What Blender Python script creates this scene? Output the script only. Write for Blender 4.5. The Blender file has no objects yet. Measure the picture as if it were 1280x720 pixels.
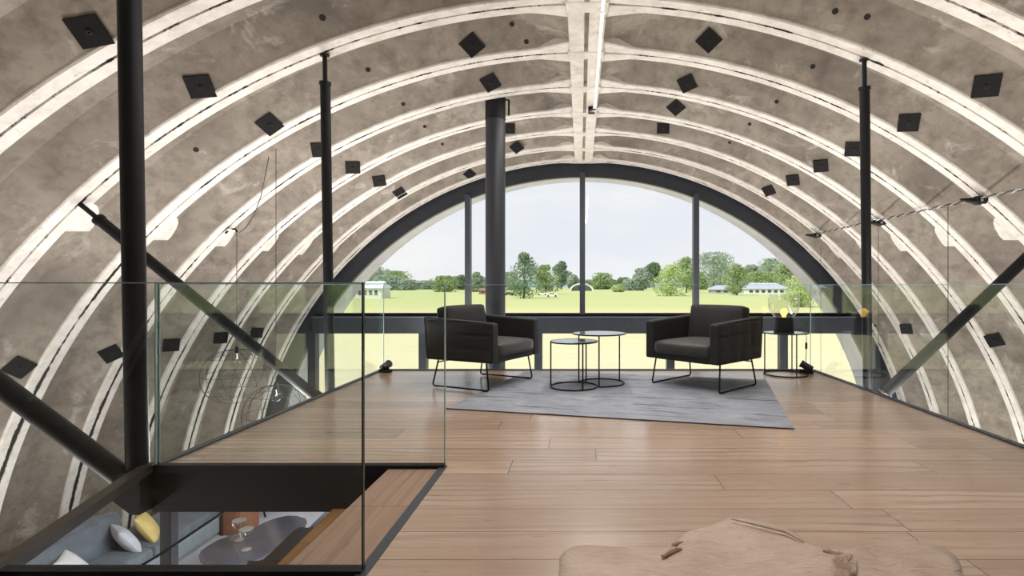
import bpy, math, random
from mathutils import Vector, Matrix
C = bpy.context.scene.collection
sc = bpy.context.scene
PI = math.pi
rnd = random.Random(7)

# ------------------------------------------------------------------ geometry of the view
F, VX, VY, H = 675.0, 726.0, 357.0, 1.05
def at(x, y, d):                         # pixel + depth -> point
    return Vector(((x - VX) * d / F, d, H - (y - VY) * d / F))
def on(x, y, z=0.0):                     # pixel on a horizontal plane
    d = F * (H - z) / (y - VY)
    return Vector(((x - VX) * d / F, d, z))
XC, ZC, R = 0.06, -3.40, 7.15            # vault axis and rib radius
ZG = -2.95                               # ground floor
PITCH, Y0 = 1.085, 5.18

# ------------------------------------------------------------------ mesh builder
class MB:
    def __init__(s): s.v = []; s.f = []; s.uv = {}; s.mi = []
    def add(s, vs, fs, m=0):
        b = len(s.v); s.v += [Vector(v) for v in vs]
        s.f += [tuple(i + b for i in f) for f in fs]; s.mi += [m] * len(fs); return s
    def box(s, x0, x1, y0, y1, z0, z1, m=0, M=None):
        vs = [Vector((x, y, z)) for x in (x0, x1) for y in (y0, y1) for z in (z0, z1)]
        if M: vs = [M @ v for v in vs]
        return s.add(vs, [(0,1,3,2),(4,6,7,5),(0,4,5,1),(2,3,7,6),(0,2,6,4),(1,5,7,3)], m)
    def tube(s, pts, r, n=10, caps=True, closed=False, m=0):
        pts = [Vector(p) for p in pts]; N = len(pts)
        rs = r if isinstance(r, (list, tuple)) else [r] * N
        T = []
        for i in range(N):
            if closed: t = pts[(i+1) % N] - pts[i-1]
            else: t = pts[min(i+1, N-1)] - pts[max(i-1, 0)]
            T.append(t.normalized())
        a = Vector((0,0,1)) if abs(T[0].z) < .9 else Vector((1,0,0))
        U = (a - T[0] * a.dot(T[0])).normalized(); rings = []
        for i in range(N):
            U = (U - T[i] * U.dot(T[i])).normalized(); W = T[i].cross(U)
            rings.append([pts[i] + (U*math.cos(2*PI*k/n) + W*math.sin(2*PI*k/n)) * rs[i] for k in range(n)])
        b = len(s.v); s.v += [v for q in rings for v in q]
        for i in range(N if closed else N-1):
            j = (i+1) % N
            for k in range(n):
                s.f.append((b+i*n+k, b+i*n+(k+1)%n, b+j*n+(k+1)%n, b+j*n+k)); s.mi.append(m)
        if caps and not closed:
            s.f.append(tuple(b+k for k in reversed(range(n)))); s.f.append(tuple(b+(N-1)*n+k for k in range(n))); s.mi += [m, m]
        return s
    def lathe(s, prof, n=32, c=(0,0,0), M=None, m=0):
        b = len(s.v); c = Vector(c)
        for r, z in prof:
            for k in range(n):
                v = Vector((r*math.cos(2*PI*k/n), r*math.sin(2*PI*k/n), z))
                s.v.append((M @ v if M else v) + c)
        for i in range(len(prof)-1):
            for k in range(n):
                s.f.append((b+i*n+k, b+i*n+(k+1)%n, b+(i+1)*n+(k+1)%n, b+(i+1)*n+k)); s.mi.append(m)
        if prof[0][0] > 1e-4: s.f.append(tuple(b+k for k in reversed(range(n)))); s.mi.append(m)
        if prof[-1][0] > 1e-4: s.f.append(tuple(b+(len(prof)-1)*n+k for k in range(n))); s.mi.append(m)
        return s
    def prism(s, poly, z0, z1, m=0):
        n = len(poly)
        vs = [(p[0], p[1], z0) for p in poly] + [(p[0], p[1], z1) for p in poly]
        fs = [tuple(reversed(range(n))), tuple(range(n, 2*n))] + [(i, (i+1)%n, n+(i+1)%n, n+i) for i in range(n)]
        return s.add(vs, fs, m)
    def rbox(s, c, size, r=.04, n=7, crown=(0,0,0), taper=None, M=None, fn=None):
        """soft block: rounded box with crowned faces"""
        hx, hy, hz = [q/2 for q in size]; seen = {}; vs = []; fs = []
        def pt(p):
            q = Vector((p[0]*hx, p[1]*hy, p[2]*hz))
            inn = Vector((max(-hx+r, min(hx-r, q.x)), max(-hy+r, min(hy-r, q.y)), max(-hz+r, min(hz-r, q.z))))
            o = q - inn
            if o.length > 1e-9: q = inn + o.normalized() * r
            bx, by, bz = [1 - abs(t)**2.5 for t in p]
            q.x += crown[0]*by*bz*p[0]; q.y += crown[1]*bx*bz*p[1]; q.z += crown[2]*bx*by*p[2]
            if taper: q = taper(q, p)
            if fn: q = fn(q, p)
            q = q + Vector(c)
            return M @ q if M else q
        def vid(p):
            k = tuple(round(t, 4) for t in p)
            if k not in seen: seen[k] = len(vs); vs.append(pt(p))
            return seen[k]
        # denser parameter lines near the edges
        g = [math.sin(PI/2*(-1 + 2*i/n)) for i in range(n+1)]
        for ax in range(3):
            for sg in (-1, 1):
                for i in range(n):
                    for j in range(n):
                        q = []
                        for (u, w) in ((g[i],g[j]),(g[i+1],g[j]),(g[i+1],g[j+1]),(g[i],g[j+1])):
                            p = [0,0,0]; p[ax] = sg; p[(ax+1)%3] = u; p[(ax+2)%3] = w; q.append(vid(p))
                        fs.append(tuple(q if sg > 0 else reversed(q)))
        return s.add(vs, fs)

def setp(o, label=None, cat=None, group=None, kind=None):
    if label: o['label'] = label
    if cat: o['category'] = cat
    if group: o['group'] = group
    if kind: o['kind'] = kind
    return o
def obj(name, mb, mats, parent=None, smooth=30, world=False, origin=None, bevel=0):
    me = bpy.data.meshes.new(name)
    vs = mb.v
    if world and parent is not None:
        Mi = parent.matrix_basis.inverted(); vs = [Mi @ v for v in vs]
    if origin is not None: vs = [v - Vector(origin) for v in vs]
    me.from_pydata([tuple(v) for v in vs], [], mb.f)
    if not isinstance(mats, (list, tuple)): mats = [mats]
    for m in mats: me.materials.append(m)
    me.polygons.foreach_set('material_index', mb.mi)
    if smooth:
        me.polygons.foreach_set('use_smooth', [True]*len(me.polygons))
        me.set_sharp_from_angle(angle=math.radians(smooth))
    me.update()
    o = bpy.data.objects.new(name, me); C.objects.link(o)
    if parent is not None: o.parent = parent
    if origin is not None: o.location = origin
    if bevel:
        b = o.modifiers.new('bevel', 'BEVEL'); b.width = bevel; b.segments = 2; b.limit_method = 'ANGLE'
    return o
def thing(name, label, cat, loc=(0,0,0), rz=0, group=None):
    o = bpy.data.objects.new(name, None); o.empty_display_size = .1
    o.matrix_basis = Matrix.Translation(Vector(loc)) @ Matrix.Rotation(rz, 4, 'Z'); C.objects.link(o)
    return setp(o, label, cat, group)
def struct(name, mb, mats, **k):
    o = obj(name, mb, mats, **k); o['kind'] = 'structure'; return o
def dup(root, loc, rz, label, group=None, scale=1):
    r = root.copy(); C.objects.link(r)
    r.matrix_basis = Matrix.Translation(Vector(loc)) @ Matrix.Rotation(rz, 4, 'Z') @ Matrix.Scale(scale, 4)
    r['label'] = label
    if group: r['group'] = group
    for ch in list(root.children):
        c = ch.copy(); C.objects.link(c); c.parent = r
        for g in list(ch.children):
            d = g.copy(); C.objects.link(d); d.parent = c
    return r

# ------------------------------------------------------------------ materials
def srgb(r, g, b):
    return tuple(((c/255)/12.92 if c/255 <= .04045 else ((c/255+.055)/1.055)**2.4) for c in (r, g, b)) + (1,)
class NT:
    def __init__(s, name):
        s.m = bpy.data.materials.new(name); s.m.use_nodes = True; s.t = s.m.node_tree; s.n = s.t.nodes
        s.p = s.n['Principled BSDF']; s.out = s.n['Material Output']
    def new(s, typ, **k):
        q = s.n.new(typ)
        for a, b in k.items():
            if a in q.bl_rna.properties: setattr(q, a, b)
            else: q.inputs[a].default_value = b
        return q
    def link(s, a, b): s.t.links.new(a, b)
    def coord(s, kind='Object', scale=(1,1,1), rot=(0,0,0)):
        tc = s.new('ShaderNodeTexCoord'); mp = s.new('ShaderNodeMapping')
        mp.inputs['Scale'].default_value = scale; mp.inputs['Rotation'].default_value = rot
        s.link(tc.outputs[kind], mp.inputs[0]); return mp.outputs[0]
    def noise(s, vec, scale, detail=4, rough=.55, dist=0):
        q = s.new('ShaderNodeTexNoise'); q.inputs['Scale'].default_value = scale; q.inputs['Detail'].default_value = detail
        q.inputs['Roughness'].default_value = rough; q.inputs['Distortion'].default_value = dist
        if vec is not None: s.link(vec, q.inputs['Vector'])
        return q.outputs['Fac']
    def ramp(s, fac, stops):
        q = s.new('ShaderNodeValToRGB'); e = q.color_ramp.elements
        while len(e) < len(stops): e.new(.5)
        for i, (p, c) in enumerate(stops): e[i].position = p; e[i].color = c if len(c) == 4 else tuple(c) + (1,)
        s.link(fac, q.inputs[0]); return q.outputs[0]
    def mix(s, fac, a, b, mode='MIX'):
        q = s.new('ShaderNodeMix'); q.data_type = 'RGBA'; q.blend_type = mode
        for v, k in ((fac, 0), (a, 6), (b, 7)):
            if hasattr(v, 'is_output'): s.link(v, q.inputs[k])
            else: q.inputs[k].default_value = v
        return q.outputs[2]
    def math(s, op, a, b=0.0):
        q = s.new('ShaderNodeMath'); q.operation = op
        for i, v in enumerate((a, b)):
            if hasattr(v, 'is_output'): s.link(v, q.inputs[i])
            else: q.inputs[i].default_value = v
        return q.outputs[0]
    def bump(s, h, strength=.3, dist=.01):
        q = s.new('ShaderNodeBump'); q.inputs['Strength'].default_value = strength; q.inputs['Distance'].default_value = dist
        s.link(h, q.inputs['Height']); s.link(q.outputs[0], s.p.inputs['Normal'])
    def base(s, c):
        if hasattr(c, 'is_output'): s.link(c, s.p.inputs['Base Color'])
        else: s.p.inputs['Base Color'].default_value = c
        return s
G4 = lambda v: (v, v, v, 1)
def plain(name, col, rough=.5, metal=0, var=.12, scale=8, bump=0, sheen=0):
    t = NT(name); v = t.noise(t.coord(), scale, 4)
    lo = tuple(c*(1-var) for c in col[:3]) + (1,); hi = tuple(min(1, c*(1+var)) for c in col[:3]) + (1,)
    t.base(t.ramp(v, [(.3, lo), (.7, hi)]))
    t.p.inputs['Roughness'].default_value = rough; t.p.inputs['Metallic'].default_value = metal
    if sheen: t.p.inputs['Sheen Weight'].default_value = sheen; t.p.inputs['Sheen Roughness'].default_value = .4
    if bump: t.bump(t.noise(t.coord(), scale*12, 3), bump, .004)
    return t.m

def concrete(name, a, b, c, stain):
    t = NT(name); co = t.coord()
    n1 = t.noise(co, .9, 6, .62, .4); n2 = t.noise(co, 5.5, 5, .65); n3 = t.noise(co, 34, 3, .6)
    col = t.ramp(n1, [(.30, a), (.52, b), (.74, c)])
    col = t.mix(t.ramp(n2, [(.44, G4(0)), (.68, G4(.7))]), col, stain)
    sp = t.ramp(n3, [(.66, G4(0)), (.74, G4(.5))])
    col = t.mix(sp, col, tuple(x*.45 for x in stain[:3]) + (1,))
    pale = t.ramp(t.noise(t.coord(scale=(1,1.6,1)), 2.3, 5, .7, .8), [(.58, G4(0)), (.72, G4(.55))])
    col = t.mix(pale, col, (.50,.46,.40,1))
    t.base(col); t.p.inputs['Roughness'].default_value = .85
    t.bump(t.mix(.5, n2, n3), .25, .01)
    return t.m
M = {}
M['concrete'] = concrete('vault_concrete', srgb(108,99,89), srgb(136,126,113), srgb(158,148,134), srgb(96,87,77))
# whitewashed ribs with a ragged dark joint between the two flanges (uv: x along the arch, y across)
t = NT('whitewashed_rib'); uv = t.new('ShaderNodeUVMap').outputs[0]
sx = t.new('ShaderNodeSeparateXYZ'); t.link(uv, sx.inputs[0])
co = t.coord()
nn = t.noise(co, 2.2, 6, .75); nf = t.noise(co, 22, 4, .7)
wid = t.math('ADD', t.math('MULTIPLY', t.math('SUBTRACT', nn, .42), .10), t.math('MULTIPLY', t.math('SUBTRACT', nf, .5), .035))
low = t.math('MULTIPLY', t.math('MAXIMUM', t.math('SUBTRACT', t.math('MULTIPLY', sx.outputs[0], -1.0), 5.5), 0.0), .0045)
wid = t.math('ADD', wid, low)
edge = t.math('SUBTRACT', t.math('ADD', wid, .006), t.math('ABSOLUTE', sx.outputs[1]))
dark = t.ramp(edge, [(.0, G4(0)), (.008, G4(1))])
wcol = t.ramp(t.noise(co, 6, 5, .65), [(.3, srgb(190,182,171)), (.55, srgb(212,205,196)), (.8, srgb(222,216,208))])
chip = t.ramp(t.noise(co, 13, 5, .75), [(.60, G4(0)), (.68, G4(.65))])
wcol = t.mix(chip, wcol, srgb(150,139,125))
t.base(t.mix(dark, wcol, srgb(48,43,38))); t.p.inputs['Roughness'].default_value = .8
t.bump(t.noise(co, 30, 4), .3, .006); M['rib'] = t.m
t = NT('whitewashed_ridge'); co = t.coord()
wcol = t.ramp(t.noise(co, 5, 5, .65), [(.3, srgb(188,178,166)), (.6, srgb(216,208,198))])
chip = t.ramp(t.noise(co, 9, 6, .8), [(.60, G4(0)), (.68, G4(.75))])
t.base(t.mix(chip, wcol, srgb(150,122,104))); t.p.inputs['Roughness'].default_value = .8; t.bump(t.noise(co, 30, 4), .3, .006); M['ridge'] = t.m

# plank floor: planks run along x, 0.235 m wide
def wood(name, darkc, midc, lightc, pw=.235, length=2.4, rough=.36, along='x', yshift=.045):
    t = NT(name)
    rot = (0,0,0) if along == 'x' else (0,0,PI/2)
    co = t.coord(rot=rot)
    mp = t.new('ShaderNodeMapping'); t.link(co, mp.inputs[0]); mp.inputs['Location'].default_value = (0, yshift, 0)
    br = t.new('ShaderNodeTexBrick'); br.offset = 0; br.squash = 1
    br.inputs['Color1'].default_value = G4(0); br.inputs['Color2'].default_value = G4(1); br.inputs['Mortar'].default_value = G4(.5)
    br.inputs['Scale'].default_value = 1; br.inputs['Mortar Size'].default_value = .0030; br.inputs['Mortar Smooth'].default_value = .2
    br.inputs['Brick Width'].default_value = length; br.inputs['Row Height'].default_value = pw; br.inputs['Bias'].default_value = 0
    # every board gets its own slice of grain and its own end joints
    sep = t.new('ShaderNodeSeparateXYZ'); t.link(mp.outputs[0], sep.inputs[0])
    row = t.math('FLOOR', t.math('DIVIDE', sep.outputs[1], pw))
    cb = t.new('ShaderNodeCombineXYZ'); t.link(t.math('ADD', sep.outputs[0], t.math('MULTIPLY', t.math('SINE', t.math('MULTIPLY', row, 12.9)), 7.3)), cb.inputs[0]); t.link(sep.outputs[1], cb.inputs[1])
    t.link(cb.outputs[0], br.inputs['Vector'])
    shift = t.math('ADD', t.math('MULTIPLY', row, 3.71), t.math('MULTIPLY', br.outputs['Color'], 9.0))
    cmb = t.new('ShaderNodeCombineXYZ'); t.link(sep.outputs[0], cmb.inputs[0]); t.link(sep.outputs[1], cmb.inputs[1]); t.link(shift, cmb.inputs[2])
    m2 = t.new('ShaderNodeMapping'); m2.inputs['Scale'].default_value = (.55, 3.1, 1); t.link(cmb.outputs[0], m2.inputs[0])
    wv = t.new('ShaderNodeTexWave'); wv.wave_type = 'BANDS'; wv.bands_direction = 'Y'
    wv.inputs['Scale'].default_value = 1.25; wv.inputs['Distortion'].default_value = 9; wv.inputs['Detail'].default_value = 2.5; wv.inputs['Detail Scale'].default_value = .9
    t.link(m2.outputs[0], wv.inputs['Vector'])
    m3 = t.new('ShaderNodeMapping'); m3.inputs['Scale'].default_value = (1.6, 60, 1); t.link(cmb.outputs[0], m3.inputs[0])
    fine = t.noise(m3.outputs[0], 1.0, 5, .6)
    m4 = t.new('ShaderNodeMapping'); m4.inputs['Scale'].default_value = (.8, 3.2, 1); t.link(cmb.outputs[0], m4.inputs[0])
    cloud = t.noise(m4.outputs[0], 1.3, 3, .5)
    col = t.ramp(cloud, [(.3, midc), (.7, lightc)])
    g = t.math('MULTIPLY', t.ramp(wv.outputs['Fac'], [(.62, G4(0)), (.97, G4(1))]), t.ramp(cloud, [(.40, G4(.06)), (.62, G4(.50))]))
    col = t.mix(g, col, darkc)
    col = t.mix(t.ramp(fine, [(.45, G4(.0)), (.75, G4(.26))]), col, darkc)
    m5 = t.new('ShaderNodeMapping'); m5.inputs['Scale'].default_value = (3.2, 26, 1); t.link(cmb.outputs[0], m5.inputs[0])
    fl = t.ramp(t.noise(m5.outputs[0], 1.2, 3, .6), [(.66, G4(0)), (.74, G4(.55))])
    col = t.mix(fl, col, tuple(c*.62 for c in darkc[:3]) + (1,))
    tint = t.ramp(br.outputs['Color'], [(0, (.78,.77,.76,1)), (.5, (.96,.95,.94,1)), (1, (1.12,1.11,1.10,1))])
    col = t.mix(1.0, col, tint, 'MULTIPLY')
    col = t.mix(t.math('MULTIPLY', br.outputs['Fac'], .8), col, srgb(70,48,34))
    t.base(col)
    rr = t.ramp(fine, [(.3, G4(rough-.05)), (.7, G4(rough+.10))]); t.link(rr, t.p.inputs['Roughness'])
    t.bump(t.math('SUBTRACT', t.math('MULTIPLY', fine, .25), br.outputs['Fac']), .25, .003)
    return t.m
M['floor'] = wood('larch_planks', srgb(120,93,74), srgb(168,141,120), srgb(186,163,144), rough=.20)
M['floor'].node_tree.nodes['Principled BSDF'].inputs['Coat Weight'].default_value = .35
M['floor'].node_tree.nodes['Principled BSDF'].inputs['Coat Roughness'].default_value = .32
M['floor'].node_tree.nodes['Principled BSDF'].inputs['Specular IOR Level'].default_value = .75
M['ledge'] = wood('ledge_planks', srgb(118,88,70), srgb(158,128,108), srgb(174,144,124), pw=.36, along='y', rough=.5, yshift=.1)
M['tread'] = wood('stair_oak', srgb(84,54,26), srgb(128,88,46), srgb(142,100,58), pw=.5, along='y', rough=.6)
M['black'] = plain('black_steel', (.007,.0075,.009,1), .5, 0, .2); M['black'].node_tree.nodes['Principled BSDF'].inputs['Specular IOR Level'].default_value = .25
M['dark'] = plain('anthracite_steel', srgb(46,48,54), .42, .2, .1)
M['frame'] = plain('window_aluminium', srgb(62,66,74), .4, .25, .06)
M['frame_hilite'] = plain('frame_highlight', srgb(104,110,122), .4, .25, .06)  # paler frame tone, paints in the highlight on the transom
M['channel'] = plain('glass_channel', srgb(70,76,84), .35, .5, .08)
M['flue'] = plain('flue_paint', srgb(44,46,52), .45, .1, .06)
M['plate'] = plain('anchor_plate', srgb(24,22,21), .7, 0, .25)
M['plate'].node_tree.nodes['Principled BSDF'].inputs['Specular IOR Level'].default_value = .15
M['hole'] = plain('bolt_hole', (.012,.010,.009,1), .9)
M['soffit'] = plain('outer_soffit', srgb(206,207,214), .8, 0, .08, 3)
M['ground_floor'] = plain('screed', srgb(196,194,202), .35, 0, .05, 3)
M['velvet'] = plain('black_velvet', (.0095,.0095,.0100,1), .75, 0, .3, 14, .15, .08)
M['velvet_toplit'] = plain('black_velvet_toplit', (.030,.030,.028,1), .6, 0, .3, 14, .15, .3)  # same velvet, painted lighter for light falling on the seat top
M['tabletop'] = plain('grey_tabletop', srgb(104,106,112), .08, 0, .06)
M['white'] = plain('white_paint', srgb(240,240,238), .4, 0, .03)
M['sofa'] = plain('blue_grey_fabric', srgb(104,112,120), .85, 0, .2, 6, .3, .2)
M['sofa_light'] = plain('blue_grey_fabric_light', srgb(134,144,150), .85, 0, .12, 6, .2, .2)
M['linen'] = plain('pale_linen', srgb(196,196,204), .85, 0, .1, 9, .2)
M['mustard'] = plain('mustard_linen', srgb(214,190,120), .85, 0, .12, 9, .2)
M['leather'] = plain('tan_leather', srgb(140,92,66), .5, 0, .15, 6)
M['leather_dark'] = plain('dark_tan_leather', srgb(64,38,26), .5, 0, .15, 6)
M['red_tint'] = plain('red_reflection', srgb(120,60,52), .2)  # red tint painted in for a reflection under the glasses
M['smoked'] = plain('smoked_top', srgb(78,78,86), .12, 0, .15, 3)
M['wire'] = plain('black_wire', (.02,.02,.02,1), .5)
M['wire_light'] = plain('tinned_wire', srgb(176,172,168), .35, .5)
# thin clear glass: see-through plus mirror reflection by angle
def glass(name, tint, ior=1.45):
    t = NT(name); t.n.remove(t.p)
    tr = t.new('ShaderNodeBsdfTransparent'); tr.inputs[0].default_value = tint
    gl = t.new('ShaderNodeBsdfGlossy'); gl.inputs['Roughness'].default_value = 0.0; gl.inputs['Color'].default_value = (.95,1,.97,1)
    ge = t.new('ShaderNodeNewGeometry'); dt = t.new('ShaderNodeVectorMath'); dt.operation = 'DOT_PRODUCT'
    t.link(ge.outputs['Normal'], dt.inputs[0]); t.link(ge.outputs['Incoming'], dt.inputs[1])
    f0 = ((ior-1)/(ior+1))**2
    fr = t.math('ADD', f0, t.math('MULTIPLY', 1-f0, t.math('POWER', t.math('SUBTRACT', 1.0, t.math('ABSOLUTE', dt.outputs['Value'])), 5.0)))
    mx = t.new('ShaderNodeMixShader'); t.link(fr, mx.inputs[0]); t.link(tr.outputs[0], mx.inputs[1]); t.link(gl.outputs[0], mx.inputs[2])
    t.link(mx.outputs[0], t.out.inputs[0]); return t.m
M['glass'] = glass('balustrade_glass', (.975,.988,.982,1), 1.36)
M['pane'] = glass('window_glass', (.985,.99,.99,1), 1.25)
M['lampglass'] = glass('lamp_glass', (.955,.96,.95,1), 1.5)
M['gedge'] = plain('glass_edge', srgb(22,36,34), .15)
M['gedge_hilite'] = plain('glass_edge_highlight', srgb(150,172,168), .15)  # same glass edge with its highlight painted as a pale tone
def emit(name, col, s):
    t = NT(name); t.p.inputs['Base Color'].default_value = col
    t.p.inputs['Emission Color'].default_value = col; t.p.inputs['Emission Strength'].default_value = s; return t.m
M['amber'] = emit('amber_bulb', (1,.50,.10,1), 4.0)
M['warm'] = emit('clear_bulb', (1,.86,.66,1), 1.4)
M['tubelight'] = emit('light_line', (1,.98,.95,1), .9)

# ------------------------------------------------------------------ the vault
def arc(phi, r): return (XC + r*math.sin(phi), ZC + r*math.cos(phi))   # phi 0 = ridge
PHI = 1.535
NI = range(-10, 7)
RIDGE = .19
def arcsamples():
    a = []; s = .19
    while s < 1.2: a.append(s/R); s += .045
    k = 64
    for i in range(k+1): a.append(1.2/R + (PHI - 1.2/R)*i/k)
    return a
HW, SL, DP = .135, .30, .25
def depth_at(u, s):                 # u: distance past the near joint, s: distance from the ridge
    d = min((u-HW)/SL*DP, (PITCH-HW-u)/SL*DP, DP, (s-.17)*.40)
    return max(.03, d + .03)
us = [.10,.135] + [HW+SL*k/6 for k in range(1,7)] + [PITCH/2] + [PITCH-HW-SL+SL*k/6 for k in range(0,7)] + [PITCH-.10]
shell = MB()
for i in NI:
    if i == 6: continue
    yj = Y0 + PITCH*i
    for side in (-1, 1):
        A = arcsamples(); vs = []; fs = []; n = len(us)
        for ph in A:
            for u in us:
                x, z = arc(ph*side, R + depth_at(u, ph*R)); vs.append((x, yj+u, z))
        for a in range(len(A)-1):
            for k in range(n-1):
                q = (a*n+k, a*n+k+1, (a+1)*n+k+1, (a+1)*n+k); fs.append(q if side < 0 else tuple(reversed(q)))
        shell.add(vs, fs)
# outer skin of the vault, so that it has a thickness
ye0, ye1 = Y0+PITCH*-10, Y0+PITCH*6+.2
vs = []; fs = []
for k in range(65):
    ph = -PHI + 2*PHI*k/64; x, z = arc(ph, R+.45); vs += [(x, ye0, z), (x, ye1, z)]
for k in range(64): fs.append((2*k, 2*k+1, 2*k+3, 2*k+2))
shell.add(vs, fs)
ceiling = struct('ceiling', shell, M['concrete'], smooth=12)

def rib(i):
    yj = Y0 + PITCH*i; ribm = MB(); uvs = []
    me_v, me_f = [], []
    A = []
    s = RIDGE-.03
    while s < .62: A.append(s/R); s += .06
    A += [.62/R + (PHI-.62/R)*k/70 for k in range(71)]
    prof = [(-1,.12),(-1,.014),(-.93,0),(-.09,0),(-.06,.02),(.06,.02),(.09,0),(.93,0),(1,.014),(1,.12)]
    n = len(prof); V = []; Fc = []; U = []
    for side in (-1, 1):
        b = len(V)
        for ph in A:
            s = ph*R; hw = HW + max(0, .55-s)*.35
            for (a, dr) in prof:
                x, z = arc(ph*side, R+dr); V.append((x, yj+a*hw, z)); U.append((s*side, a*hw))
        for a in range(len(A)-1):
            for k in range(n-1):
                q = (b+a*n+k, b+a*n+k+1, b+(a+1)*n+k+1, b+(a+1)*n+k); Fc.append(q if side < 0 else tuple(reversed(q)))
    mb = MB(); mb.add(V, Fc)
    o = obj('rib', mb, M['rib'], ceiling, smooth=25)
    ul = o.data.uv_layers.new(name='UVMap')
    for lp in o.data.loops: ul.data[lp.index].uv = U[lp.vertex_index]
    for side in (-1, 1):                       # whitewashed corbel on the far flank of the rib
        m = MB(); V = []
        zt, zb = 1.86, 1.62
        def xin(z, r): return XC + side*math.sqrt(r*r-(z-ZC)**2)
        steps = [(.0,1),(.12,.96),(.24,.8),(.33,.55),(.40,.2)]
        rows = []
        for (dy, f) in steps:
            y = yj+HW-.03+dy; z1 = zb + (zt-zb)*f
            rows.append([(xin(zb, R+.004+dy*.25), y, zb), (xin(z1, R+.004+dy*.25), y, z1), (xin(z1, R+.34), y, z1), (xin(zb, R+.34), y, zb)])
        V = [v for q in rows for v in q]; Fc = []
        for a in range(len(rows)-1):
            for k in range(4):
                q = (a*4+k, a*4+(k+1)%4, (a+1)*4+(k+1)%4, (a+1)*4+k); Fc.append(q if side > 0 else tuple(reversed(q)))
        Fc.append((0,1,2,3)); Fc.append(tuple(reversed(range(len(V)-4, len(V)))))
        m.add(V, Fc); obj('corbel', m, M['ridge'], o, smooth=20)
for i in NI: rib(i)
m = MB()
zr = ZC + R
for (a, b) in ((-RIDGE, -.022), (.022, RIDGE)):
    m.box(XC+a, XC+b, ye0, ye1-.1, zr-.03, zr+.3)
m.box(XC-.03, XC+.03, ye0, ye1-.1, zr+.04, zr+.3)
for i in NI:
    yj = Y0+PITCH*i
    m.box(XC-RIDGE-.015, XC+RIDGE+.015, yj-.10, yj+.10, zr-.038, zr+.2)
obj('ridge_beam', m, M['ridge'], ceiling, smooth=0, bevel=.012)

def vault_hit(px, py, r):
    dx, dz = (px-VX)/F, -(py-VY)/F
    # (dx d - XC)^2 + (H - ZC + dz d)^2 = r^2
    a = dx*dx+dz*dz; b = 2*(-dx*XC + dz*(H-ZC)); c = XC*XC+(H-ZC)**2-r*r
    d = (-b + math.sqrt(b*b-4*a*c))/(2*a); return Vector((dx*d, d, H+dz*d)), Vector((dx, 1, dz))
def on_flank(px, py, frac=.5):
    """point where the sight line meets the flank of its bay; returns point and normal"""
    P, ray = vault_hit(px, py, R+.16)
    for _ in range(12):
        u = (P.y - Y0) % PITCH; s = abs(math.atan2(P.x-XC, P.z-ZC))*R
        P, ray = vault_hit(px, py, R+depth_at(max(.1, min(PITCH-.1, u)), s)*.5 + (math.hypot(P.x-XC, P.z-ZC)-R)*.5)
    u = (P.y - Y0) % PITCH
    er = Vector((P.x-XC, 0, P.z-ZC)).normalized()
    al = math.atan2(DP, SL)
    if u > PITCH-HW-SL: n = (-er*math.cos(al) - Vector((0,1,0))*math.sin(al))
    elif u < HW+SL: n = (-er*math.cos(al) + Vector((0,1,0))*math.sin(al))
    else: n = -er
    return P, n.normalized(), ray, u
ORD = ['nearest', 'second nearest', 'third nearest', 'fourth nearest', 'fifth nearest', 'sixth nearest', 'farthest']
rows = {
 '{} of the seven high on the left vault': [(112,39,10),(250,108,4),(337,155,35),(400,187,2),(441,209,0),(474,226,8),(500,241,30)],
 '{} of the line above and beside the flue top': [(590,56,40),(613,103,28),(636,160,0),(646,184,35),(654,199,38),(587,217,40)],
 '{} of the line right of the ridge beam': [(886,50,45),(859,104,25),(845,134,40),(829,160,0),(817,181,2),(808,199,40),(874,216,8)],
 '{} of the line passing behind the right post': [(1233,107,5),(1136,153,2),(1067,186,0),(1026,207,5),(991,225,5),(961,238,20)],
 '{} of the low line on the left wall': [(24,459,40),(139,442,24),(214,431,3),(276,422,2),(321,416,0)],
 '{} of the two low on the right wall': [(1243,425,12),(1133,411,0)],
}
prot = None
for txt, lst in rows.items():
    for k, (px, py, ang) in enumerate(lst):
        P, n, ray, u = on_flank(px, py)
        a = math.radians(ang); v = Vector((math.cos(a), 0, math.sin(a)))
        e1 = (v - ray*(v.dot(n)/ray.dot(n))).normalized(); e2 = n.cross(e1).normalized()
        word = ORD[k] if k < len(lst)-1 else 'farthest'
        lab = 'square black anchor plate, ' + txt.format(word)
        if prot is None:
            root = thing('anchor_plate', lab, 'anchor plate', (0,0,0), 0, 'anchor plates on the vault')
            m = MB(); m.box(-.105,.105,-.105,.105,0,.012); obj('plate', m, M['plate'], root, smooth=0, bevel=.003)
            m = MB(); m.lathe([(.020,.011),(.020,.02),(.012,.022),(.008,.022),(.008,.014)], 12); obj('bolt', m, M['hole'], root)
            prot = root
        else: root = dup(prot, (0,0,0), 0, lab)
        root.matrix_basis = Matrix.Translation(P + n*.006) @ Matrix((e1, e2, n)).transposed().to_4x4()
for (px, py) in [(403,22),(460,87),(504,130),(531,158),(553,180),(571,199),(1084,21),(1016,83),(971,127),(937,155),(912,178),(1044,14),(640,30),(658,52),(68,680),(1094,407),(523,142),(245,187)]:
    P, n, ray, u = on_flank(px, py)
    e1 = n.orthogonal().normalized(); e2 = n.cross(e1)
    m = MB(); m.lathe([(.028,-.01),(.028,.004)], 12)
    o = obj('bolt_hole', m, M['hole'], ceiling)
    o.matrix_basis = Matrix.Translation(P) @ Matrix((e1, e2, n)).transposed().to_4x4()

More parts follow.
